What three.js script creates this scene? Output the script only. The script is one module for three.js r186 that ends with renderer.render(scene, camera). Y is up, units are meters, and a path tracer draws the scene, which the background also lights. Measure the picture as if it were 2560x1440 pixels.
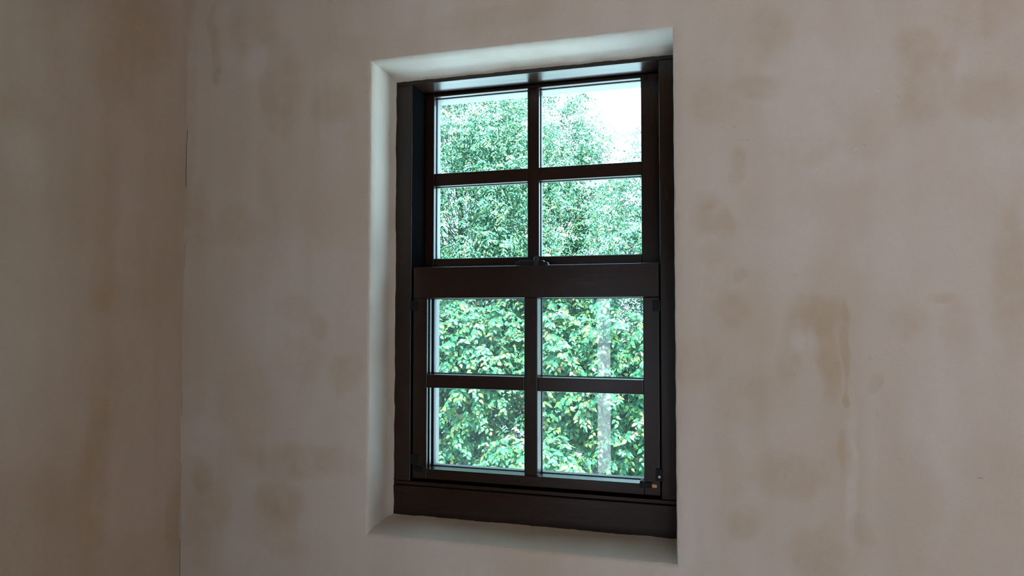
import * as THREE from 'three';
import { RoundedBoxGeometry } from 'three/addons/geometries/RoundedBoxGeometry.js';
import { mergeGeometries, mergeVertices, toCreasedNormals } from 'three/addons/utils/BufferGeometryUtils.js';
import { ImprovedNoise } from 'three/addons/math/ImprovedNoise.js';

// ---------------------------------------------------------------- camera, sky, sun, exposure
const scene = new THREE.Scene();
const camera = new THREE.PerspectiveCamera(2 * Math.atan(720 / 1759.1) * 180 / Math.PI, 2560 / 1440, 0.05, 400);
camera.position.set(0, 1.6, 1.7);                       // standing 1.7 m from the window wall, looking a little to the left
camera.rotation.order = 'YXZ';
camera.rotation.set(0.03629, 0.28874, 0.0006);
scene.add(camera);

const renderer = new THREE.WebGLRenderer({ antialias: true });
renderer.toneMapping = THREE.LinearToneMapping;
renderer.toneMappingExposure = 1.65;
renderer.shadowMap.enabled = true;

scene.background = new THREE.Color().setRGB(0.74, 0.95, 1.20);   // bright hazy sky
scene.backgroundIntensity = 3.8;

const sun = new THREE.DirectionalLight(new THREE.Color().setRGB(1, 0.97, 0.93), 15.5);
sun.name = 'sun';
sun.position.set(8, 27, 9);
sun.target.position.set(0, 0, -2);
sun.castShadow = true;
sun.shadow.mapSize.set(4096, 4096);
Object.assign(sun.shadow.camera, { left: -30, right: 30, top: 30, bottom: -30, near: 1, far: 80 });
scene.add(sun, sun.target);

// ---------------------------------------------------------------- helpers
function rng(seed) { let a = seed >>> 0; return () => { a = (a + 0x6D2B79F5) | 0; let t = Math.imul(a ^ (a >>> 15), 1 | a); t = (t + Math.imul(t ^ (t >>> 7), 61 | t)) ^ t; return ((t ^ (t >>> 14)) >>> 0) / 4294967296; }; }
const perlin = new ImprovedNoise();
const hash2 = (x, y, s) => { let h = Math.imul(x, 374761393) ^ Math.imul(y, 668265263) ^ Math.imul(s, 974634777); h = Math.imul(h ^ (h >>> 13), 1274126177); return ((h ^ (h >>> 16)) >>> 0) / 4294967296; };
function vnoise(x, y, s) {
  const ix = Math.floor(x), iy = Math.floor(y); let fx = x - ix, fy = y - iy; fx = fx * fx * (3 - 2 * fx); fy = fy * fy * (3 - 2 * fy);
  const a = hash2(ix, iy, s), b = hash2(ix + 1, iy, s), c = hash2(ix, iy + 1, s), d = hash2(ix + 1, iy + 1, s);
  return a + (b - a) * fx + (c - a) * fy + (a - b - c + d) * fx * fy;
}
function fbm(x, y, s, o) { let v = 0, a = 0.5, n = 0; for (let i = 0; i < o; i++) { v += a * vnoise(x, y, s + i); n += a; a *= 0.5; x *= 2.03; y *= 2.03; } return v / n; }
const smooth = (a, b, x) => { const t = Math.min(1, Math.max(0, (x - a) / (b - a))); return t * t * (3 - 2 * t); };
const toS = (c) => { c = Math.min(1, Math.max(0, c)); return c <= 0.0031308 ? c * 12.92 : 1.055 * Math.pow(c, 1 / 2.4) - 0.055; };
function dataTexture(w, h, fn, srgb) {
  const d = new Uint8Array(w * h * 4), o = [0, 0, 0];
  for (let y = 0; y < h; y++) for (let x = 0; x < w; x++) { fn((x + 0.5) / w, (y + 0.5) / h, o); const i = (y * w + x) * 4; for (let c = 0; c < 3; c++) d[i + c] = Math.round(255 * (srgb ? toS(o[c]) : Math.min(1, Math.max(0, o[c])))); d[i + 3] = 255; }
  const t = new THREE.DataTexture(d, w, h, THREE.RGBAFormat);
  t.magFilter = THREE.LinearFilter; t.minFilter = THREE.LinearMipmapLinearFilter; t.generateMipmaps = true;
  t.wrapS = t.wrapT = THREE.MirroredRepeatWrapping; if (srgb) t.colorSpace = THREE.SRGBColorSpace; t.needsUpdate = true;
  return t;
}
function tag(o, label, category, extra = {}) { o.userData = { label, category, ...extra }; return o; }
function mesh(name, geometry, material, parent) {
  const m = new THREE.Mesh(geometry, material); m.name = name; m.castShadow = m.receiveShadow = true; parent.add(m); return m;
}
function group(name, parent) { const g = new THREE.Group(); g.name = name; parent.add(g); return g; }
// a chamfered bar given by its limits, with uv in metres and the grain along its longest side
function bar(x0, x1, y0, y1, z0, z1, r = 0.002, seg = 1) {
  const w = x1 - x0, h = y1 - y0, d = z1 - z0;
  const g = new RoundedBoxGeometry(w, h, d, seg, Math.min(r, w / 2.2, h / 2.2, d / 2.2));
  g.translate((x0 + x1) / 2, (y0 + y1) / 2, (z0 + z1) / 2);
  return grainUV(g, w > h && w > d ? 0 : h > d ? 1 : 2);
}
function grainUV(g, axis) {
  const p = g.attributes.position, n = g.attributes.normal, uv = new Float32Array(p.count * 2);
  for (let i = 0; i < p.count; i++) {
    const P = [p.getX(i), p.getY(i), p.getZ(i)], N = [Math.abs(n.getX(i)), Math.abs(n.getY(i)), Math.abs(n.getZ(i))];
    const face = N[2] >= N[0] && N[2] >= N[1] ? 2 : N[0] >= N[1] ? 0 : 1;
    let across = [0, 1, 2].find((k) => k !== axis && k !== face); if (across === undefined) across = 0;
    uv[2 * i] = P[axis] + 0.37 * face; uv[2 * i + 1] = P[across] + 0.21 * P[face];
  }
  g.setAttribute('uv', new THREE.BufferAttribute(uv, 2)); return g;
}

// ---------------------------------------------------------------- materials
// limewashed plaster: pinkish beige with brown damp patches and drips, [x, y, half width, half height, strength] in metres on the wall; negative ones are paler rubbed patches
const STAINS_BACK = [[-1.417,2.388,0.017,0.107,1.00],[-1.415,2.293,0.020,0.026,1.00],[-1.282,2.412,0.073,0.064,0.80],[-1.186,2.231,0.049,0.108,1.00],[-1.028,2.173,0.062,0.047,0.80],[-1.257,2.313,0.053,0.046,-0.70],[-1.510,2.231,0.023,0.309,0.90],[-1.330,1.843,0.067,0.052,0.70],[-1.132,1.617,0.051,0.040,0.70],[-1.060,1.563,0.030,0.031,1.00],[-1.130,1.477,0.060,0.066,0.80],[-0.977,1.434,0.041,0.039,1.00],[-1.482,1.861,0.056,0.082,0.70],[-1.104,1.196,0.147,0.043,1.00],[-1.178,1.077,0.058,0.046,1.10],[-1.185,0.997,0.046,0.054,0.70],[-1.441,1.128,0.033,0.030,1.00],[-1.423,1.006,0.075,0.101,0.90],[-1.428,1.233,0.068,0.052,-0.60],[-1.334,0.935,0.053,0.056,-0.60],[-1.281,1.356,0.079,0.134,0.35],[-1.032,1.845,0.044,0.088,0.40],[-1.322,2.156,0.067,0.139,0.35],[-1.083,0.930,0.086,0.043,0.60],[-0.988,2.397,0.049,0.101,0.40],[0.113,2.247,0.043,0.047,0.70],[0.096,2.131,0.047,0.023,1.00],[-0.013,2.091,0.045,0.052,0.70],[0.420,2.169,0.037,0.044,0.90],[0.420,2.061,0.038,0.051,1.10],[0.481,2.128,0.017,0.052,0.80],[0.545,2.056,0.062,0.038,0.90],[0.536,2.251,0.069,0.052,0.90],[0.323,2.013,0.047,0.049,0.50],[0.042,1.939,0.012,0.028,1.00],[0.210,1.948,0.025,0.022,0.60],[-0.031,1.876,0.023,0.021,0.80],[0.210,2.102,0.090,0.100,-0.70],[0.569,1.979,0.043,0.076,-0.60],[0.257,1.924,0.057,0.036,-0.50],[-0.022,1.834,0.036,0.032,0.90],[0.016,1.817,0.023,0.026,0.80],[0.049,1.686,0.012,0.017,0.90],[-0.016,1.743,0.027,0.019,0.70],[0.035,1.605,0.033,0.037,0.90],[0.203,1.596,0.049,0.030,1.30],[0.225,1.497,0.021,0.080,1.20],[0.263,1.525,0.007,0.075,1.40],[0.148,1.505,0.018,0.063,0.70],[0.167,1.550,0.013,0.027,-0.80],[0.202,1.541,0.011,0.030,-0.80],[0.395,1.581,0.028,0.029,0.70],[0.453,1.638,0.024,0.011,0.80],[0.483,1.578,0.027,0.051,0.45],[0.575,1.679,0.030,0.117,0.70],[-0.066,1.490,0.045,0.043,0.70],[0.319,1.437,0.011,0.016,0.90],[0.260,1.410,0.007,0.016,1.50],[0.258,1.296,0.014,0.035,1.00],[0.043,1.129,0.028,0.027,0.90],[0.287,1.134,0.022,0.024,0.60],[0.131,1.230,0.066,0.037,0.80],[0.201,1.065,0.061,0.044,0.80],[0.272,1.237,0.012,0.130,-0.90],[-0.082,1.070,0.018,0.046,-0.90],[0.083,1.404,0.076,0.054,0.45],[-0.006,1.236,0.052,0.073,0.40],[0.516,1.295,0.058,0.033,0.30],[0.428,1.382,0.045,0.102,-0.40],[0.334,1.726,0.055,0.053,-0.40],[0.138,1.767,0.075,0.055,-0.40],[-0.548,2.366,0.127,0.031,0.50],[-0.715,2.332,0.090,0.043,0.40]];
// small scratches and nicks, [x, y, length, slant, depth of colour]; negative ones show pale
const MARKS = [[0.0616,2.0010,0.0079,0.40,0.50],[0.0338,2.0348,0.0071,0.60,0.50],[0.0071,2.0350,0.0125,0.20,0.30],[0.0458,2.0021,0.0193,0.00,0.25],[0.3063,1.9723,0.0064,-0.30,0.50],[0.3754,2.0752,0.0141,-0.60,0.35],[0.3369,2.0901,0.0111,-0.30,-0.30],[0.5157,1.2574,0.0080,-0.15,0.80],[0.2100,1.9245,0.0050,1.40,-0.50],[0.3107,1.5026,0.0040,-0.30,0.60],[0.2717,1.5107,0.0040,0.00,0.40],[0.4005,1.0972,0.0053,0.00,0.30],[-0.0505,2.0679,0.0055,0.30,0.30],[0.2900,1.9644,0.0113,0.50,-0.30],[-1.4072,2.3161,0.0084,0.00,0.30],[-1.2827,2.2363,0.0121,-0.40,0.30],[-1.1375,2.2028,0.0154,0.20,-0.25],[-1.1771,1.3596,0.0090,0.30,0.30],[-1.2493,1.0019,0.0078,0.00,0.30],[0.1773,1.2305,0.0132,1.50,0.30],[0.1333,1.2364,0.0184,1.40,0.25]];
const STAINS_LEFT = [[0.243,2.319,0.085,0.169,0.50],[0.137,2.404,0.082,0.089,0.60],[0.281,1.828,0.036,0.204,0.50],[0.225,1.624,0.074,0.042,0.50],[0.018,0.985,0.028,0.103,0.90],[0.289,1.167,0.035,0.180,0.70],[0.269,1.369,0.047,0.122,0.60],[0.090,1.693,0.071,0.090,0.30],[0.500,1.965,0.055,0.063,-0.60],[0.488,2.235,0.029,0.110,-0.40],[0.502,2.055,0.072,0.045,0.50],[0.399,1.178,0.061,0.056,0.30],[0.170,0.965,0.065,0.042,0.30]];
function plasterColour(w, h, u0, v0, su, sv, stains, seed, crack, wash = 0) {
  const cells = new Map(), C = 0.15;
  for (const s of stains) for (let i = Math.floor((s[0] - 1.7 * s[2]) / C); i <= Math.floor((s[0] + 1.7 * s[2]) / C); i++) for (let j = Math.floor((s[1] - 1.7 * s[3]) / C); j <= Math.floor((s[1] + 1.7 * s[3]) / C); j++) { const k = i * 1000 + j; if (!cells.has(k)) cells.set(k, []); cells.get(k).push(s); }
  return dataTexture(w, h, (u, v, o) => {
    const x = u0 + u * su, y = v0 + v * sv;
    const wx = x + 0.05 * (fbm(x * 9, y * 9, seed, 3) - 0.5), wy = y + 0.06 * (fbm(x * 9, y * 9, seed + 7, 3) - 0.5);
    let st = 0;
    const near = cells.get(Math.floor(wx / C) * 1000 + Math.floor(wy / C));
    if (near) for (const s of near) { const a = (wx - s[0]) / s[2], b = (wy - s[1]) / s[3], q = a * a + b * b; if (q < 2.8) st += s[4] * (1 - smooth(0.15, 2.6, q)); }
    const cloud = fbm(wx * 4.2, wy * 2.6, seed + 20, 4) - 0.5;                       // broad brush clouds of the wash
    const streak = fbm(wx * 22, wy * 1.6, seed + 31, 3) - 0.5;                       // vertical runs
    const mott = fbm(x * 38, y * 38, seed + 40, 3) - 0.5, grain = vnoise(x * 900, y * 900, seed + 50) - 0.5;
    const edge = 0.75 + 0.9 * mott;
    const brown = 0.50 * st * edge + 0.80 * cloud + 0.34 * streak + 0.14 * mott;
    const t = smooth(-0.55, 0.95, brown + wash);
    // pale pinkish wash to ochre brown
    o[0] = 0.640 + (0.500 - 0.640) * t; o[1] = 0.590 + (0.412 - 0.590) * t; o[2] = 0.538 + (0.300 - 0.538) * t;
    const k = 1 + 0.06 * grain + 0.05 * mott; o[0] *= k; o[1] *= k; o[2] *= k;
    const speck = vnoise(x * 160, y * 160, seed + 60); if (speck > 0.985) { o[0] *= 0.8; o[1] *= 0.77; o[2] *= 0.74; }
    if (crack) for (const m of MARKS) {
      const dx = x - m[0], dy = y - m[1]; if (dx * dx + dy * dy > 0.0009) continue;
      const ca = Math.cos(m[3]), sa = Math.sin(m[3]), a = dx * ca + dy * sa, b = dy * ca - dx * sa + 0.0012 * (vnoise(a * 500, 2, 7) - 0.5);
      const q = m[4] * (1 - smooth(0.7, 1.1, Math.abs(a) / (m[2] / 2))) * (1 - smooth(0.0004, 0.0013, Math.abs(b)));
      o[0] *= 1 - 0.6 * q; o[1] *= 1 - 0.6 * q; o[2] *= 1 - 0.6 * q;
    }
    if (crack) { const c = crack(x, y); if (c > 0) { o[0] *= 1 - 0.7 * c; o[1] *= 1 - 0.72 * c; o[2] *= 1 - 0.74 * c; } }
  }, true);
}
const XC = -1.509;                                          // the corner of the two walls
const cornerCrack = (x, y) => {                             // broken hairline where the plaster of the two walls meets
  if (x > XC + 0.02) return 0;
  const on = (y > 1.97 && y < 2.14 ? 1 : 0) || (y > 0.8 && y < 0.95 ? 0.9 : 0) || (vnoise(y * 9, 3, 5) > 0.62 ? 0.45 : 0);
  const at = XC + 0.003 + 0.0025 * (vnoise(y * 14, 1, 9) - 0.3);
  return on * (1 - smooth(0.0006, 0.0022, Math.abs(x - at)));
};
const plasterBump = dataTexture(1024, 1024, (u, v, o) => {
  const x = u * 24, y = v * 24;
  o[0] = o[1] = o[2] = 0.35 * fbm(x * 1.2, y * 1.2, 3, 3) + 0.4 * fbm(x * 14, y * 14, 9, 2) + 0.25 * vnoise(x * 40, y * 40, 14);
}, false);
function plaster(map, bumpRepeat) {
  const b = plasterBump.clone(); b.repeat.set(bumpRepeat[0], bumpRepeat[1]); b.needsUpdate = true;
  return new THREE.MeshStandardMaterial({ map, bumpMap: b, bumpScale: 0.0011, roughness: 0.93 });
}
const M = {};
M.plasterBack = plaster(plasterColour(2048, 2048, -1.6, 0.4, 2.4, 2.4, STAINS_BACK, 100, cornerCrack), [4, 4]);
M.plasterLeft = plaster(plasterColour(640, 2048, -0.05, 0.4, 0.75, 2.4, STAINS_LEFT, 300, null, 0.14), [1.25, 4]);
M.plasterPlain = plaster(plasterColour(512, 512, 0, 0, 2.4, 2.4, [], 500, null), [4, 4]);
const grain = dataTexture(1024, 512, (u, v, o) => {
  const f = fbm(u * 6, v * 90, 70, 4), l = fbm(u * 2.2, v * 22, 80, 3), p = vnoise(u * 40, v * 420, 90);
  const k = 0.55 + 0.6 * f + 0.35 * (l - 0.5) + (p > 0.86 ? -0.18 : 0);
  o[0] = 0.020 * k; o[1] = 0.0085 * k; o[2] = 0.0050 * k;
}, true);
const grainBump = dataTexture(512, 256, (u, v, o) => { o[0] = o[1] = o[2] = 0.6 * fbm(u * 6, v * 70, 71, 3) + 0.4 * vnoise(u * 30, v * 260, 91); }, false);
M.wood = new THREE.MeshPhysicalMaterial({ map: grain, bumpMap: grainBump, bumpScale: 0.0002, roughness: 0.26, specularIntensity: 0.8 });
M.black = new THREE.MeshPhysicalMaterial({ color: new THREE.Color().setRGB(0.007, 0.008, 0.009), roughness: 0.5, specularIntensity: 0.35 });
M.liner = new THREE.MeshPhysicalMaterial({ color: new THREE.Color().setRGB(0.004, 0.004, 0.004), roughness: 1, specularIntensity: 0 });
M.steel = new THREE.MeshStandardMaterial({ color: new THREE.Color().setRGB(0.45, 0.46, 0.47), roughness: 0.35, metalness: 1 });
M.copper = new THREE.MeshStandardMaterial({ color: new THREE.Color().setRGB(0.55, 0.26, 0.12), roughness: 0.4, metalness: 0.6 });
M.aluminium = new THREE.MeshStandardMaterial({ color: new THREE.Color().setRGB(0.20, 0.215, 0.20), roughness: 0.6 });
M.gasket = new THREE.MeshStandardMaterial({ color: new THREE.Color().setRGB(0.02, 0.022, 0.025), roughness: 0.6 });
M.wire = new THREE.MeshStandardMaterial({ color: new THREE.Color().setRGB(0.12, 0.125, 0.13), roughness: 0.55 });
M.glass = new THREE.MeshPhysicalMaterial({ color: new THREE.Color().setRGB(0.74, 0.95, 0.93), transmission: 1, thickness: 0, roughness: 0, ior: 1.5, specularIntensity: 1 });
M.clearGlass = new THREE.MeshPhysicalMaterial({ color: new THREE.Color().setRGB(0.95, 0.97, 0.96), transmission: 1, thickness: 0, roughness: 0, ior: 1.5 });
M.floor = new THREE.MeshStandardMaterial({ map: dataTexture(512, 512, (u, v, o) => { const k = 0.75 + 0.5 * fbm(u * 40, v * 6, 40, 4); o[0] = 0.64 * k; o[1] = 0.33 * k; o[2] = 0.13 * k; }, true), roughness: 0.5 });
M.paving = new THREE.MeshStandardMaterial({ map: dataTexture(512, 512, (u, v, o) => { const k = 0.85 + 0.3 * fbm(u * 30, v * 30, 44, 5); o[0] = 0.68 * k; o[1] = 0.72 * k; o[2] = 0.78 * k; }, true), roughness: 0.9 });
M.timber = new THREE.MeshStandardMaterial({ map: dataTexture(512, 512, (u, v, o) => { const k = 0.75 + 0.5 * fbm(u * 6, v * 40, 41, 4); o[0] = 0.58 * k; o[1] = 0.37 * k; o[2] = 0.18 * k; }, true), roughness: 0.6 });
M.bark = new THREE.MeshStandardMaterial({ map: dataTexture(256, 256, (u, v, o) => { const k = 0.5 + fbm(u * 24, v * 5, 48, 4); o[0] = 0.085 * k; o[1] = 0.07 * k; o[2] = 0.055 * k; }, true), roughness: 0.9 });

// ---------------------------------------------------------------- the room
const H = 2.75, X0 = XC, X1 = 2.9, ZR = 4.5, GROUND = -2.3;
const OP = { l: -0.9047, r: -0.1043, b: 1.0164, t: 2.2857 }, ZF = -0.152, WALL = 0.35;

function wallWithReveal() {
  // stations from the wall face round the soft plaster edge and back along the reveal to the frame; [left, right, top, bottom] is how far the opening is widened there
  const S = [], add = (l, r, t, b, z, n = 1) => S.push({ l, r, t, b, z, n });
  const R = [0.007, 0.004, 0.0035, 0.009];
  add(0.06, 0.06, 0.06, 0.06, 0, 0); add(0.03, 0.03, 0.03, 0.03, 0, 0);
  for (let k = 0; k <= 5; k++) { const a = k / 5 * Math.PI / 2, q = 1 - Math.sin(a), c = 1 - Math.cos(a); add(R[0] * q, R[1] * q, R[2] * q, R[3] * q, -0.0065 * c, 1); }
  add(0.003, 0, 0.001, -0.003, -0.04); add(0.005, 0, 0.002, -0.006, -0.08); add(0.006, 0, 0.0025, -0.009, -0.110);
  add(0.0055, 0, 0.001, -0.0100, -0.122, 1.4); add(0.0038, 0, -0.003, -0.0108, -0.132, 2.2); add(0.001, -0.001, -0.0075, -0.0118, -0.141, 2.4); add(-0.0015, -0.002, -0.0105, -0.0125, -0.148, 2.4); add(-0.003, -0.003, -0.0125, -0.0130, -0.153, 2.4);
  add(0.02, 0.02, 0.02, 0.02, -0.170, 0); add(0.02, 0.02, 0.02, 0.02, -WALL, 0);
  const N = 70, pos = [], idx = [];
  for (let k = 0; k < S.length; k++) {
    const s = S[k], L = OP.l - s.l, Rr = OP.r + s.r, B = OP.b - s.b, T = OP.t + s.t;
    for (let i = 0; i < 4 * N; i++) {
      const side = Math.floor(i / N), t = (i % N) / N;
      let x, y, nx = 0, ny = 0;
      if (side === 0) { x = L + (Rr - L) * t; y = B; ny = 1; } else if (side === 1) { x = Rr; y = B + (T - B) * t; nx = -1; } else if (side === 2) { x = Rr + (L - Rr) * t; y = T; ny = -1; } else { x = L; y = T + (B - T) * t; nx = 1; }
      const w = s.n * Math.min(1, Math.min(t, 1 - t) * 30);
      const d = w * (0.0010 * perlin.noise(x * 16, y * 16, s.z * 22 + 4) + 0.0006 * perlin.noise(x * 70, y * 70, s.z * 60));
      pos.push(x + nx * d, y + ny * d, s.z);
    }
  }
  const n4 = 4 * N;
  for (let k = 0; k + 1 < S.length; k++) for (let i = 0; i < n4; i++) { const a = k * n4 + i, b = k * n4 + (i + 1) % n4, c = a + n4, d = b + n4; idx.push(a, b, d, a, d, c); }
  let g = new THREE.BufferGeometry();
  g.setAttribute('position', new THREE.Float32BufferAttribute(pos, 3)); g.setIndex(idx);
  g = toCreasedNormals(g, 0.7);
  const flat = (o, z, back) => {
    const s = new THREE.Shape([[X0 - 0.25, -0.2], [X1 + 0.25, -0.2], [X1 + 0.25, H + 0.25], [X0 - 0.25, H + 0.25]].map((p) => new THREE.Vector2(...p)));
    s.holes.push(new THREE.Path([[OP.l - o, OP.b - o], [OP.l - o, OP.t + o], [OP.r + o, OP.t + o], [OP.r + o, OP.b - o]].map((p) => new THREE.Vector2(...p))));
    const f = new THREE.ShapeGeometry(s).toNonIndexed(); f.deleteAttribute('uv');
    if (back) { f.rotateY(Math.PI); f.scale(-1, 1, 1); const p = f.attributes.position.array; for (let i = 0; i < p.length; i += 9) for (let k = 0; k < 3; k++) { const q = p[i + 3 + k]; p[i + 3 + k] = p[i + 6 + k]; p[i + 6 + k] = q; } }
    f.translate(0, 0, z); f.computeVertexNormals(); return f;
  };
  const m = mergeGeometries([g, flat(0.06, 0, false), flat(0.02, -WALL, true)]);
  const p = m.attributes.position, nn = m.attributes.normal, uv = new Float32Array(p.count * 2);
  for (let i = 0; i < p.count; i++) { const z = p.getZ(i); uv[2 * i] = (p.getX(i) + (Math.abs(nn.getX(i)) > 0.6 ? -z : 0) + 1.6) / 2.4; uv[2 * i + 1] = (p.getY(i) + (Math.abs(nn.getY(i)) > 0.6 ? -z : 0) - 0.4) / 2.4; }
  m.setAttribute('uv', new THREE.BufferAttribute(uv, 2));
  return m;
}
tag(mesh('wall_back', wallWithReveal(), M.plasterBack, scene), 'limewashed beige plaster wall with brown stains around the window', 'wall', { kind: 'structure' });

function slab(x0, x1, y0, y1, z0, z1, uAxis, u0, su, v0, sv) {
  const g = new THREE.BoxGeometry(x1 - x0, y1 - y0, z1 - z0).translate((x0 + x1) / 2, (y0 + y1) / 2, (z0 + z1) / 2), p = g.attributes.position, n = g.attributes.normal;
  for (let i = 0; i < p.count; i++) {
    const P = [p.getX(i), p.getY(i), p.getZ(i)], flat = Math.abs(n.getY(i)) > 0.5;
    g.attributes.uv.setXY(i, (P[flat ? 0 : uAxis] - u0) / su, (P[flat ? 2 : 1] - v0) / sv);
  }
  return g;
}
tag(mesh('wall_left', slab(X0 - 0.25, X0, -0.2, H + 0.25, 0, ZR + 0.25, 2, -0.05, 0.75, 0.4, 2.4), M.plasterLeft, scene), 'plaster side wall meeting the window wall in the left corner', 'wall', { kind: 'structure' });
tag(mesh('wall_right', slab(X1, X1 + 0.25, -0.2, H + 0.25, 0, ZR + 0.25, 2, 0, 2.4, 0, 2.4), M.plasterPlain, scene), 'plain plaster wall at the right end of the room', 'wall', { kind: 'structure' });
tag(mesh('ceiling', slab(X0, X1, H, H + 0.25, 0, ZR, 0, 0, 2.4, 0, 2.4), M.timber, scene), 'honey-coloured timber ceiling over the room', 'ceiling', { kind: 'structure' });
tag(mesh('floor', slab(X0, X1, -0.2, 0, 0, ZR, 0, 0, 2, 0, 2), M.floor, scene), 'warm brown timber floor of the room', 'floor', { kind: 'structure' });
// the wall behind the camera has a wide glazed opening and, further left, a narrow one that the lower sash mirrors as a pale stripe
const RO = [[-1.175, -0.985, 0.02, 2.02], [0.55, 2.22, 0.02, 2.0]];
{
  const xs = [X0 - 0.25, RO[0][0], RO[0][1], RO[1][0], RO[1][1], X1 + 0.25], parts = [];
  for (let i = 0; i < 5; i++) { const o = i % 2 ? RO[(i - 1) / 2] : null; for (const [a, b] of o ? [[-0.2, o[2]], [o[3], H + 0.25]] : [[-0.2, H + 0.25]]) parts.push(slab(xs[i], xs[i + 1], a, b, ZR, ZR + 0.25, 0, 0, 2.4, 0, 2.4)); }
  tag(mesh('wall_rear', mergeGeometries(parts), M.plasterPlain, scene), 'plaster wall behind the viewer with two glazed openings', 'wall', { kind: 'structure' });
  RO.forEach(([x0, x1, y0, y1], i) => {
    const w = group('window_' + (i + 2), scene); tag(w, i ? 'wide glazed opening in the wall behind the viewer' : 'narrow tall glazed slit mirrored as a pale stripe', 'window', { kind: 'structure' });
    const t = 0.03, z0 = ZR + 0.1, z1 = ZR + 0.15;
    mesh('frame_rail', bar(x0, x1, y0, y0 + t, z0, z1), M.wood, w); mesh('frame_rail', bar(x0, x1, y1 - t, y1, z0, z1), M.wood, w);
    const mids = i ? [x0, (x0 + x1 - t) / 2, x1 - t] : [x0, x1 - t];
    for (const x of mids) mesh('frame_stile', bar(x, x + t, y0 + t, y1 - t, z0, z1), M.wood, w);
    for (let k = 0; k + 1 < mids.length; k++) { const a = mids[k] + t, b = mids[k + 1]; mesh('pane', new THREE.PlaneGeometry(b - a, y1 - y0 - 2 * t).translate((a + b) / 2, (y0 + y1) / 2, (z0 + z1) / 2), M.clearGlass, w); }
  });
}
tag(mesh('wall_partition', slab(-0.14, -0.02, 0, H, 2.35, ZR, 2, 0, 2.4, 0, 2.4), M.timber, scene), 'timber partition wall standing behind the viewer', 'wall', { kind: 'structure' });
tag(mesh('ground', new THREE.PlaneGeometry(160, 160).rotateX(-Math.PI / 2).translate(0, GROUND, 0), M.paving, scene), 'pale sunlit paving outside below the window', 'ground', { kind: 'structure' });
M.paving.map.repeat.set(40, 40); M.paving.map.wrapS = M.paving.map.wrapT = THREE.RepeatWrapping;

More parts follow.
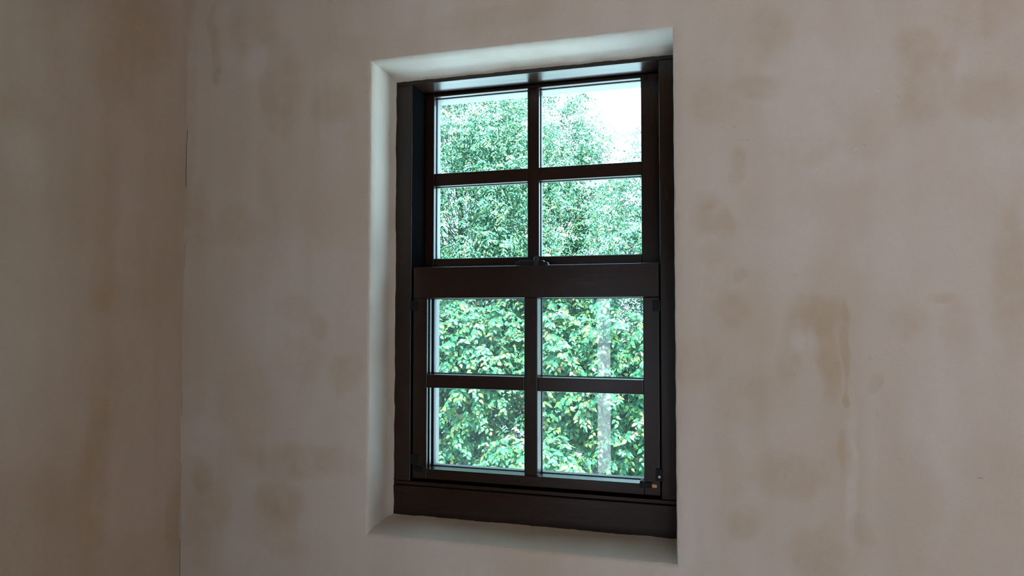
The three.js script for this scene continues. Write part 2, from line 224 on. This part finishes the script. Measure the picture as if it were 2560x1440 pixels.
// ---------------------------------------------------------------- the double-hung window
const win = group('window_1', scene);
tag(win, 'dark brown wooden double-hung window with eight panes set in the plaster reveal', 'window', { kind: 'structure' });
{
  const zb = -0.305, W = M.wood, il = -0.852, ir = -0.1505;            // inner edges of the casing
  const ht = 2.2625, bt = 1.1235;                                      // head underside, top of the bottom board
  // casing
  mesh('casing_stile', bar(OP.l - 0.004, il, bt + 0.001, ht, zb, ZF), W, win);
  mesh('casing_stile', bar(ir, OP.r + 0.004, bt + 0.001, ht, zb, ZF), W, win);
  mesh('head_casing', bar(OP.l - 0.004, OP.r + 0.004, ht + 0.0005, 2.2845, zb, ZF), W, win);
  // bottom board: a narrow upper strip, a groove, then the wide board
  const bb = mesh('bottom_board', bar(OP.l - 0.006, OP.r + 0.006, 1.016, 1.1110, zb, ZF + 0.0015, 0.003, 2), W, win);
  mesh('top_strip', bar(OP.l - 0.004, OP.r + 0.004, 1.1125, bt, zb, ZF - 0.002), W, bb);
  // black liners of the side jambs, the parting beads and the stop under the lower sash
  mesh('jamb_liner', bar(il - 0.001, il + 0.0012, 1.125, ht - 0.001, zb, ZF - 0.003, 0.0004), M.liner, win); mesh('jamb_liner', bar(ir - 0.0012, ir + 0.001, 1.125, ht - 0.001, zb, ZF - 0.003, 0.0004), M.liner, win);
  mesh('parting_bead', bar(il + 0.0015, -0.838, 1.142, 1.731, -0.243, -0.222, 0.001), M.liner, win); mesh('parting_bead', bar(-0.164, ir - 0.0015, 1.142, 1.731, -0.243, -0.222, 0.001), M.liner, win);
  mesh('sill_stop', bar(il + 0.0015, ir - 0.0015, 1.1240, 1.141, -0.290, -0.222, 0.001), M.liner, win);
  // upper sash, set further out
  const us = group('upper_sash', win), uf = -0.245, ub = -0.290, ug = -0.268;
  const U = { l: -0.8225, r: -0.2069, t: 2.2515, b: 1.7630, m0: -0.5318, m1: -0.4975, h0: 1.9815, h1: 2.0195 };
  mesh('stile', bar(il + 0.0015, U.l, 1.69, ht - 0.001, ub, uf), W, us); mesh('stile', bar(U.r, ir - 0.0015, 1.69, ht - 0.001, ub, uf), W, us);
  mesh('top_rail', bar(U.l, U.r, U.t, ht - 0.001, ub, uf), W, us); mesh('bottom_rail', bar(U.l, U.r, 1.69, U.b, ub, uf), W, us);
  mesh('muntin', bar(U.m0, U.m1, U.b, U.t, ub, uf - 0.001), W, us);
  for (const [a, b] of [[U.l, U.m0], [U.m1, U.r]]) mesh('muntin', bar(a, b, U.h0, U.h1, ub, uf - 0.002), W, us);
  // lower sash, nearly flush with the casing
  const ls = group('lower_sash', win), lf = -0.1545, lb = -0.216, lg = -0.203;
  const L = { l: -0.803, r: -0.195, t: 1.6432, b: 1.161, m0: -0.5165, m1: -0.4790, h0: 1.3895, h1: 1.4270, x0: -0.8465, x1: -0.1535, y0: 1.1325, y1: 1.7320 };
  mesh('stile', bar(L.x0, L.l, L.y0, L.t - 0.0005, lb, lf), W, ls); mesh('stile', bar(L.r, L.x1, L.y0, L.t - 0.0005, lb, lf), W, ls);
  mesh('meeting_rail', bar(L.x0, L.x1, L.t, L.y1, lb, lf), W, ls);
  mesh('bottom_rail', bar(L.l, L.r, L.y0, L.b, lb, lf), W, ls);
  mesh('muntin', bar(L.m0, L.m1, L.b, L.t, lb, lf - 0.001), W, ls);
  for (const [a, b] of [[L.l, L.m0], [L.m1, L.r]]) mesh('muntin', bar(a, b, L.h0, L.h1, lb, lf - 0.002), W, ls);
  for (const [s, Q, z] of [[us, U, ug], [ls, L, lg]]) for (const [y0, y1] of [[Q.b, Q.h0], [Q.h1, Q.t]]) for (const [x0, x1] of [[Q.l, Q.m0], [Q.m1, Q.r]]) {
    mesh('pane', new THREE.PlaneGeometry(x1 - x0, y1 - y0).translate((x0 + x1) / 2, (y0 + y1) / 2, z), M.glass, s);
    // the narrow dark gasket round each pane
    const t = 0.0022, g = [bar(x0, x1, y1 - t, y1, z - 0.003, z + 0.003, 0.0004), bar(x0, x1, y0, y0 + t, z - 0.003, z + 0.003, 0.0004), bar(x0, x0 + t, y0, y1, z - 0.003, z + 0.003, 0.0004), bar(x1 - t, x1, y0, y1, z - 0.003, z + 0.003, 0.0004)];
    mesh('gasket', mergeGeometries(g), M.gasket, s);
  }
  // dark rubber beads along the sides of the lower sash
  for (const x of [L.l, L.r]) for (const [a, b] of [[-0.174, -0.163], [-0.1995, -0.188]]) mesh('glazing_bead', bar(x - 0.0009, x + 0.0009, L.b, L.t, a, b, 0.0003), M.liner, ls);
  // pale metal cladding on the outer side of each sash
  for (const [s, Q, z0, z1] of [[us, U, ub - 0.004, ug - 0.004], [ls, L, lb - 0.004, lg - 0.004]]) {
    const e = 0.0012, g = [bar(Q.l - 0.02, Q.l + e, Q.b - 0.02, Q.t + 0.005, z0, z1, 0.0006), bar(Q.r - e, Q.r + 0.02, Q.b - 0.02, Q.t + 0.005, z0, z1, 0.0006), bar(Q.l, Q.r, Q.t - e, Q.t + 0.005, z0, z1, 0.0006), bar(Q.l, Q.r, Q.b - 0.02, Q.b + e, z0, z1, 0.0006)];
    mesh('outer_cladding', mergeGeometries(g), M.aluminium, s);
  }
  // pale outer lining of the opening
  const ol = group('outer_lining', win), o0 = -0.352, o1 = -0.307;
  mesh('lining_side', bar(OP.l - 0.01, -0.846, 1.07, 2.29, o0, o1), M.aluminium, ol); mesh('lining_side', bar(-0.160, OP.r + 0.01, 1.07, 2.29, o0, o1), M.aluminium, ol);
  mesh('lining_head', bar(-0.846, -0.160, 2.2580, 2.29, o0, o1), M.aluminium, ol); mesh('lining_sill', bar(-0.846, -0.160, 1.07, 1.128, o0, o1), M.aluminium, ol);
  // insect screen behind the lower sash
  const sc = group('insect_screen', win), z0 = -0.304, z1 = -0.297, S = { l: -0.852, r: -0.1505, b: 1.121, t: 1.700, w: 0.015 };
  mesh('screen_rail', bar(S.l, S.r, S.b, S.b + 0.024, z0, z1, 0.001), M.aluminium, sc); mesh('screen_rail', bar(S.l, S.r, S.t - S.w, S.t, z0, z1, 0.001), M.aluminium, sc);
  mesh('screen_stile', bar(S.l, S.l + 0.013, S.b + 0.024, S.t - S.w, z0, z1, 0.001), M.aluminium, sc); mesh('screen_stile', bar(S.r - S.w, S.r, S.b + 0.024, S.t - S.w, z0, z1, 0.001), M.aluminium, sc);
  const wires = [], d = 0.00026, p = 0.0017, q = new THREE.BoxGeometry(1, 1, 1);
  const n1 = Math.floor((S.r - S.l - 0.026) / p), n2 = Math.floor((S.t - S.b - 0.045) / p);
  for (let i = 0; i <= n1; i++) wires.push(q.clone().scale(d, S.t - S.b - 0.04, d).translate(S.l + 0.013 + i * p, (S.t + S.b) / 2, (z0 + z1) / 2));
  for (let i = 0; i <= n2; i++) wires.push(q.clone().scale(S.r - S.l - 0.026, d, d).translate((S.l + S.r) / 2, S.b + 0.025 + i * p, (z0 + z1) / 2 + d));
  const net = mesh('screen_mesh', mergeGeometries(wires), M.wire, sc); net.userData.kind = 'stuff';
  // sash lock on top of the meeting rail
  const lock = group('sash_lock', win), ly = L.y1;
  const prof = new THREE.Shape([[-0.050, 0], [-0.046, 0.0085], [-0.038, 0.0095], [-0.034, 0.0135], [0.030, 0.0135], [0.034, 0.0095], [0.042, 0.0085], [0.047, 0]].map((v) => new THREE.Vector2(...v)));
  mesh('lock_body', new THREE.ExtrudeGeometry(prof, { depth: 0.020, bevelEnabled: true, bevelSize: 0.0008, bevelThickness: 0.001, bevelSegments: 1 }).translate(-0.4975, ly, -0.186), M.black, lock);
  const lev = new THREE.Shape(); lev.moveTo(-0.006, -0.001); lev.lineTo(0.006, -0.001); lev.lineTo(0.0058, 0.016); lev.quadraticCurveTo(0.004, 0.0245, -0.001, 0.0245); lev.quadraticCurveTo(-0.006, 0.024, -0.0062, 0.016); lev.closePath();
  mesh('lock_lever', new THREE.ExtrudeGeometry(lev, { depth: 0.010, bevelEnabled: true, bevelSize: 0.0008, bevelThickness: 0.0008, bevelSegments: 2 }).rotateY(0.35).translate(-0.4855, ly, -0.166), M.black, lock);
  // side latches and their screws
  const plate = (x, y, w, h, n) => {
    const g = group('side_latch', win);
    mesh('latch_plate', bar(x - w / 2, x + w / 2, y - h / 2, y + h / 2, lf - 0.004, lf + 0.0045, 0.001, 2), M.black, g);
    for (let k = 0; k < n; k++) mesh('screw', new THREE.CylinderGeometry(0.0032, 0.0034, 0.0014, 12).rotateX(Math.PI / 2).translate(x, y + (k - (n - 1) / 2) * h * 0.45 - (n === 1 ? 0.004 : 0), lf + 0.005), n === 1 ? M.steel : M.black, g);
    return g;
  };
  plate(-0.8435, 1.622, 0.021, 0.029, 2); plate(-0.1600, 1.621, 0.019, 0.029, 2); plate(-0.8415, 1.186, 0.022, 0.026, 2); plate(-0.1555, 1.186, 0.018, 0.031, 1);
  for (const [x0, x1, y0, y1, s] of [[-0.841, -0.809, 1.1525, 1.1665, 1], [-0.206, -0.1745, 1.1520, 1.1665, -1]]) {
    const g = group('finger_pull', win);
    mesh('pull_body', bar(x0, x1, y0, y1, lf - 0.002, lf + 0.006, 0.002, 2), M.black, g);
    mesh('pull_tab', bar(s > 0 ? x1 - 0.009 : x0 + 0.001, s > 0 ? x1 - 0.001 : x0 + 0.009, y1 - 0.004, y1 + 0.003, lf - 0.014, lf + 0.004, 0.001, 1), M.black, g);
    if (s < 0) mesh('spring_pin', bar(x1, x1 + 0.0125, y0 + 0.001, y0 + 0.010, lf - 0.002, lf + 0.003, 0.001, 1), M.copper, g);
  }
}

// ---------------------------------------------------------------- trees and shrubs beyond the paving
function leafGeometry(width, droop, fold) {
  const pos = [], idx = [], T = [0, 0.22, 0.5, 0.78, 1], Wd = [0.05, 0.78, 1, 0.55, 0];
  T.forEach((t, i) => { const h = -droop * t * t, w = width / 2 * Wd[i]; pos.push(0, t, h, -w, t - (i && i < 4 ? 0.03 : 0), h + fold * w, w, t - (i && i < 4 ? 0.03 : 0), h + fold * w); });
  for (let i = 0; i < 4; i++) { const a = 3 * i, b = a + 3; if (i < 3) idx.push(a, b, b + 1, a, b + 1, a + 1, a, a + 2, b + 2, a, b + 2, b); else idx.push(a, b, a + 1, a, a + 2, b); }
  const g = new THREE.BufferGeometry(); g.setAttribute('position', new THREE.Float32BufferAttribute(pos, 3)); g.setIndex(idx); g.computeVertexNormals(); return g;
}
const LEAF = { broad: leafGeometry(0.62, 0.22, 0.35), slim: leafGeometry(0.36, 0.16, 0.3) };
const leafMaterial = new Map();
function leafMat(c) {
  const k = c.join();
  if (!leafMaterial.has(k)) leafMaterial.set(k, new THREE.MeshPhysicalMaterial({ color: new THREE.Color().setRGB(...c), roughness: 0.4, specularIntensity: 0.75, side: THREE.DoubleSide }));
  return leafMaterial.get(k);
}
const leafWhite = new THREE.MeshPhysicalMaterial({ color: 0xffffff, roughness: 0.4, specularIntensity: 0.75, side: THREE.DoubleSide });
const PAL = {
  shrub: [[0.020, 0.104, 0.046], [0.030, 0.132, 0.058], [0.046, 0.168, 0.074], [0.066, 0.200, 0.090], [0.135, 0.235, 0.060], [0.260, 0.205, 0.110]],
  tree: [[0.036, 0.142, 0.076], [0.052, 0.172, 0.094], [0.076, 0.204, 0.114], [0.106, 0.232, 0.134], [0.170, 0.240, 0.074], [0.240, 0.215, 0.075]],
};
const eye = camera.position.clone(), plants = [];
const sees = (p) => { const k = (-0.2 - eye.z) / (p.z - eye.z), x = eye.x + (p.x - eye.x) * k, y = eye.y + (p.y - eye.y) * k; return x > -0.83 && x < -0.19 && y > 1.14 && y < 2.26 && !(y > 1.645 && y < 1.76) ? [x, y] : null; };
function plant(name, label, category, o) {
  const R = rng(o.seed), root = group(name, scene); tag(root, label, category, { group: o.group });
  root.position.set(o.x, GROUND, o.z);
  const wood = [], leaves = [], up = new THREE.Vector3(0, 1, 0);
  const tube = (pts, r0, r1, seg = 6) => {
    const c = new THREE.CatmullRomCurve3(pts), g = new THREE.TubeGeometry(c, seg, 1, 6), p = g.attributes.position;
    for (let i = 0; i <= seg; i++) { const r = r0 + (r1 - r0) * i / seg, q = c.getPointAt(i / seg); for (let j = 0; j <= 6; j++) { const n = i * 7 + j; p.setXYZ(n, q.x + (p.getX(n) - q.x) * r, q.y + (p.getY(n) - q.y) * r, q.z + (p.getZ(n) - q.z) * r); } }
    return g;
  };
  const V = (x, y, z) => new THREE.Vector3(x, y, z);
  const top = o.cy + o.ry * 0.5;
  mesh('trunk', tube([V(0, -0.05, 0), V(0.1, top * 0.3, 0.05), V(-0.1, top * 0.65, -0.05), V(0.05, top, 0)], o.trunk, o.trunk * 0.3, 10), M.bark, root);
  for (let c = 0; c < o.clumps; c++) {
    // clump centres over the crown, more of them on the side that faces the house
    let a, b; do { a = R() * Math.PI * 2; b = Math.asin(R() * 2 - 1); } while (Math.sin(a) * Math.cos(b) < -0.2 && R() < 0.7);
    const deep = c % 3 === 0 ? 0.35 + 0.3 * R() : o.spread[0] + (o.spread[1] - o.spread[0]) * R();
    const C = V(Math.cos(a) * Math.cos(b) * o.rx * deep, o.cy + Math.sin(b) * o.ry * deep, Math.sin(a) * Math.cos(b) * o.rz * deep);
    if (C.y < 0.35) C.y = 0.35 + R() * 0.4;
    const cr = o.cr * (0.7 + 0.7 * R()), bend = V(C.x * 0.5, Math.max(0.2, C.y * 0.72), C.z * 0.5);
    if (c % 5 === 0) wood.push(tube([V(0, Math.min(top, C.y * 0.6), 0), bend, C.clone(), C.clone().add(V((R() - 0.5) * cr, cr * 0.6, (R() - 0.3) * cr))], o.trunk * 0.14, 0.005, 5));
    const tone = R();
    const accent = R() < 0.12 ? o.accent * 8 : o.accent * 0.4, front = V(0, 0, 0.25);
    const put = (P, N, tip, len, shade) => {
      if (P.y < 0.1) return;
      N.normalize(); tip.addScaledVector(N, -tip.dot(N)).normalize();
      const m = new THREE.Matrix4().makeBasis(new THREE.Vector3().crossVectors(tip, N), tip, N).scale(V(len, len, len)).setPosition(P);
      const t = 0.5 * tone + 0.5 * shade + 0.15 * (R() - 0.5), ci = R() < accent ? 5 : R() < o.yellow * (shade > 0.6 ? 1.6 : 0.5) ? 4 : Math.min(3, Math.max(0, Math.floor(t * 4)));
      leaves.push({ m, P, len, ci, j: 0.85 + 0.3 * R() });
    };
    const ball = () => { for (;;) { const d = V(R() * 2 - 1, R() * 2 - 1, R() * 2 - 1), q = d.lengthSq(); if (q < 1 && q > 1e-3) return d; } };
    if (o.sprays) for (let k = 0; k < o.sprays; k++) {
      // a drooping shoot with leaves hanging from both sides
      const d = ball().normalize(), P0 = C.clone().add(V(d.x * cr * 0.45, d.y * cr * 0.4, d.z * cr * 0.45)), D = d.clone().add(front).add(V(0, 0.3, 0)).normalize();
      const L = cr * (0.7 + 0.6 * R()), n = 9 + Math.floor(R() * 5), side = new THREE.Vector3().crossVectors(D, up).normalize(), tn = R();
      for (let q = 0; q < n; q++) {
        const t = (q + 0.5) / n, s = q % 2 ? 1 : -1, P = P0.clone().addScaledVector(D, L * t).add(V((R() - 0.5) * 0.05, -0.55 * L * t * t + (R() - 0.5) * 0.05, (R() - 0.5) * 0.05));
        const tip = D.clone().multiplyScalar(0.5).addScaledVector(side, s * (0.7 + 0.4 * R())).add(V((R() - 0.5) * 0.4, -0.45 - 0.4 * t, (R() - 0.5) * 0.4));
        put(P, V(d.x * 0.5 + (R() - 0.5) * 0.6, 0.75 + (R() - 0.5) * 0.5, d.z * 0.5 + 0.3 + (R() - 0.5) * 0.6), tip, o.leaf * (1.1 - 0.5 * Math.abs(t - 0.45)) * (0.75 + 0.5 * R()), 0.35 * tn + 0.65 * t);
      }
    }
    const n = Math.round(o.leaves * (0.7 + 0.6 * R()));
    for (let k = 0; k < n; k++) {
      const d = ball(), far = d.length(); d.normalize();
      const P = V(C.x + d.x * cr * (0.45 + 0.6 * far), C.y + d.y * cr * 0.75 * (0.45 + 0.6 * far), C.z + d.z * cr * (0.45 + 0.6 * far));
      put(P, V(d.x * 0.7 + (R() - 0.5) * 1.1, 0.55 + d.y * 0.5 + (R() - 0.5) * 0.9, d.z * 0.7 + 0.25 + (R() - 0.5) * 1.1), V(d.x + (R() - 0.5) * 1.4, -0.35 + (R() - 0.5) * 1.2, d.z + (R() - 0.5) * 1.4), o.leaf * (0.6 + 0.7 * R()) * (o.sprays ? 0.75 : 1), R());
    }
  }
  mesh('branches', mergeGeometries(wood), M.bark, root);
  plants.push({ root, leaves, o });
}
const G1 = 'broad-leaved shrubs along the paving', G2 = 'tall fine-leaved trees behind the shrubs';
/*PLANTS*/
const SH = { spread: [0.62, 1.06], cy: 2.1, ry: 2.3, cr: 0.42, leaf: 0.145, trunk: 0.09, sprays: 15, leaves: 30, kind: 'broad', pal: 'shrub', yellow: 0.22, accent: 0.03, group: G1 };
const TR = { spread: [0.74, 1.04], rz: 1.5, cr: 0.62, sprays: 8, leaves: 130, leaf: 0.135, trunk: 0.16, kind: 'slim', pal: 'tree', yellow: 0.12, accent: 0.03, group: G2 };
plant('shrub', 'broad-leaved green shrub seen through the lower left panes', 'shrub', { ...SH, seed: 11, x: -6.7, z: -15.3, rx: 2.2, rz: 0.95, clumps: 122 });
plant('shrub_001', 'broad-leaved green shrub seen through the lower right panes', 'shrub', { ...SH, seed: 12, x: -2.15, z: -15.3, rx: 2.2, rz: 0.95, clumps: 122 });
plant('shrub_002', 'shrub behind the gap between the two front shrubs by the centre muntin', 'shrub', { ...SH, seed: 13, x: -4.7, z: -18.0, rx: 2.0, rz: 0.6, cy: 2.5, ry: 2.7, clumps: 120 });
plant('shrub_003', 'low round shrub at the foot of the gap between the front shrubs', 'shrub', { ...SH, seed: 15, x: -3.95, z: -13.2, rx: 0.95, rz: 0.4, cy: 0.55, ry: 0.5, cr: 0.3, clumps: 36, leaves: 20, trunk: 0.04 });
plant('shrub_004', 'shrub to the left of the one in the lower left panes', 'shrub', { ...SH, seed: 16, x: -11.4, z: -15.3, rx: 2.2, rz: 0.95, clumps: 115 });
plant('shrub_005', 'shrub to the right of the one in the lower right panes', 'shrub', { ...SH, seed: 17, x: 2.5, z: -15.3, rx: 2.2, rz: 0.95, clumps: 115 });
plant('tree', 'tall pale green tree filling the upper left panes', 'tree', { ...TR, seed: 21, x: -8.6, z: -21.2, cy: 7.0, rx: 3.5, ry: 6.0, clumps: 620 });
plant('tree_001', 'lower pale green tree at the right of the upper right panes', 'tree', { ...TR, seed: 22, x: -1.6, z: -21.2, cy: 5.5, rx: 2.4, ry: 4.6, clumps: 250 });
plant('tree_002', 'tall tree furthest back beside the centre muntin of the upper right panes', 'tree', { ...TR, seed: 23, x: -6.7, z: -25.6, cy: 7.2, rx: 3.0, ry: 6.3, clumps: 420, leaf: 0.155 });
plant('tree_003', 'tall tree to the left of the one filling the upper left panes', 'tree', { ...TR, seed: 24, x: -16.6, z: -21.2, cy: 6.6, rx: 3.3, ry: 5.6, clumps: 420 });
plant('tree_004', 'short tree to the right of the lower pale green tree', 'tree', { ...TR, seed: 25, x: 4.9, z: -21.2, cy: 3.8, rx: 2.5, ry: 2.6, clumps: 170 });
{
  // the leaves that show largest through the panes are meshes of their own, the rest of each crown is one part
  const nearest = new Map(), w = new THREE.Vector3();
  for (const pl of plants) for (const l of pl.leaves) {
    w.copy(l.P).add(pl.root.position); const s = sees(w); if (!s) continue;
    const k = Math.round(s[0] / 0.008) * 10000 + Math.round(s[1] / 0.008), d = w.distanceTo(eye), q = nearest.get(k);
    l.show = l.len / d; if (!q || d < q.d) nearest.set(k, { d, l });
  }
  const open = new Set([...nearest.values()].map((q) => q.l));
  for (const { root, leaves, o } of plants) {
    const own = new Set(leaves.filter((l) => open.has(l)).sort((a, b) => b.show - a.show).slice(0, 220)), rest = leaves.filter((l) => !own.has(l));
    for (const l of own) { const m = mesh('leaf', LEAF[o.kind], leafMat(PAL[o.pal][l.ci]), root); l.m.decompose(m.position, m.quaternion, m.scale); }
    const im = new THREE.InstancedMesh(LEAF[o.kind], leafWhite, rest.length), c = new THREE.Color();
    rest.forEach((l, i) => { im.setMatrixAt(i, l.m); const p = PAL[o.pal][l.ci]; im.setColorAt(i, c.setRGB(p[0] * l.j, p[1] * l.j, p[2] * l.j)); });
    im.name = 'foliage'; im.userData.kind = 'stuff'; im.castShadow = im.receiveShadow = true; root.add(im);
  }
}

renderer.render(scene, camera);
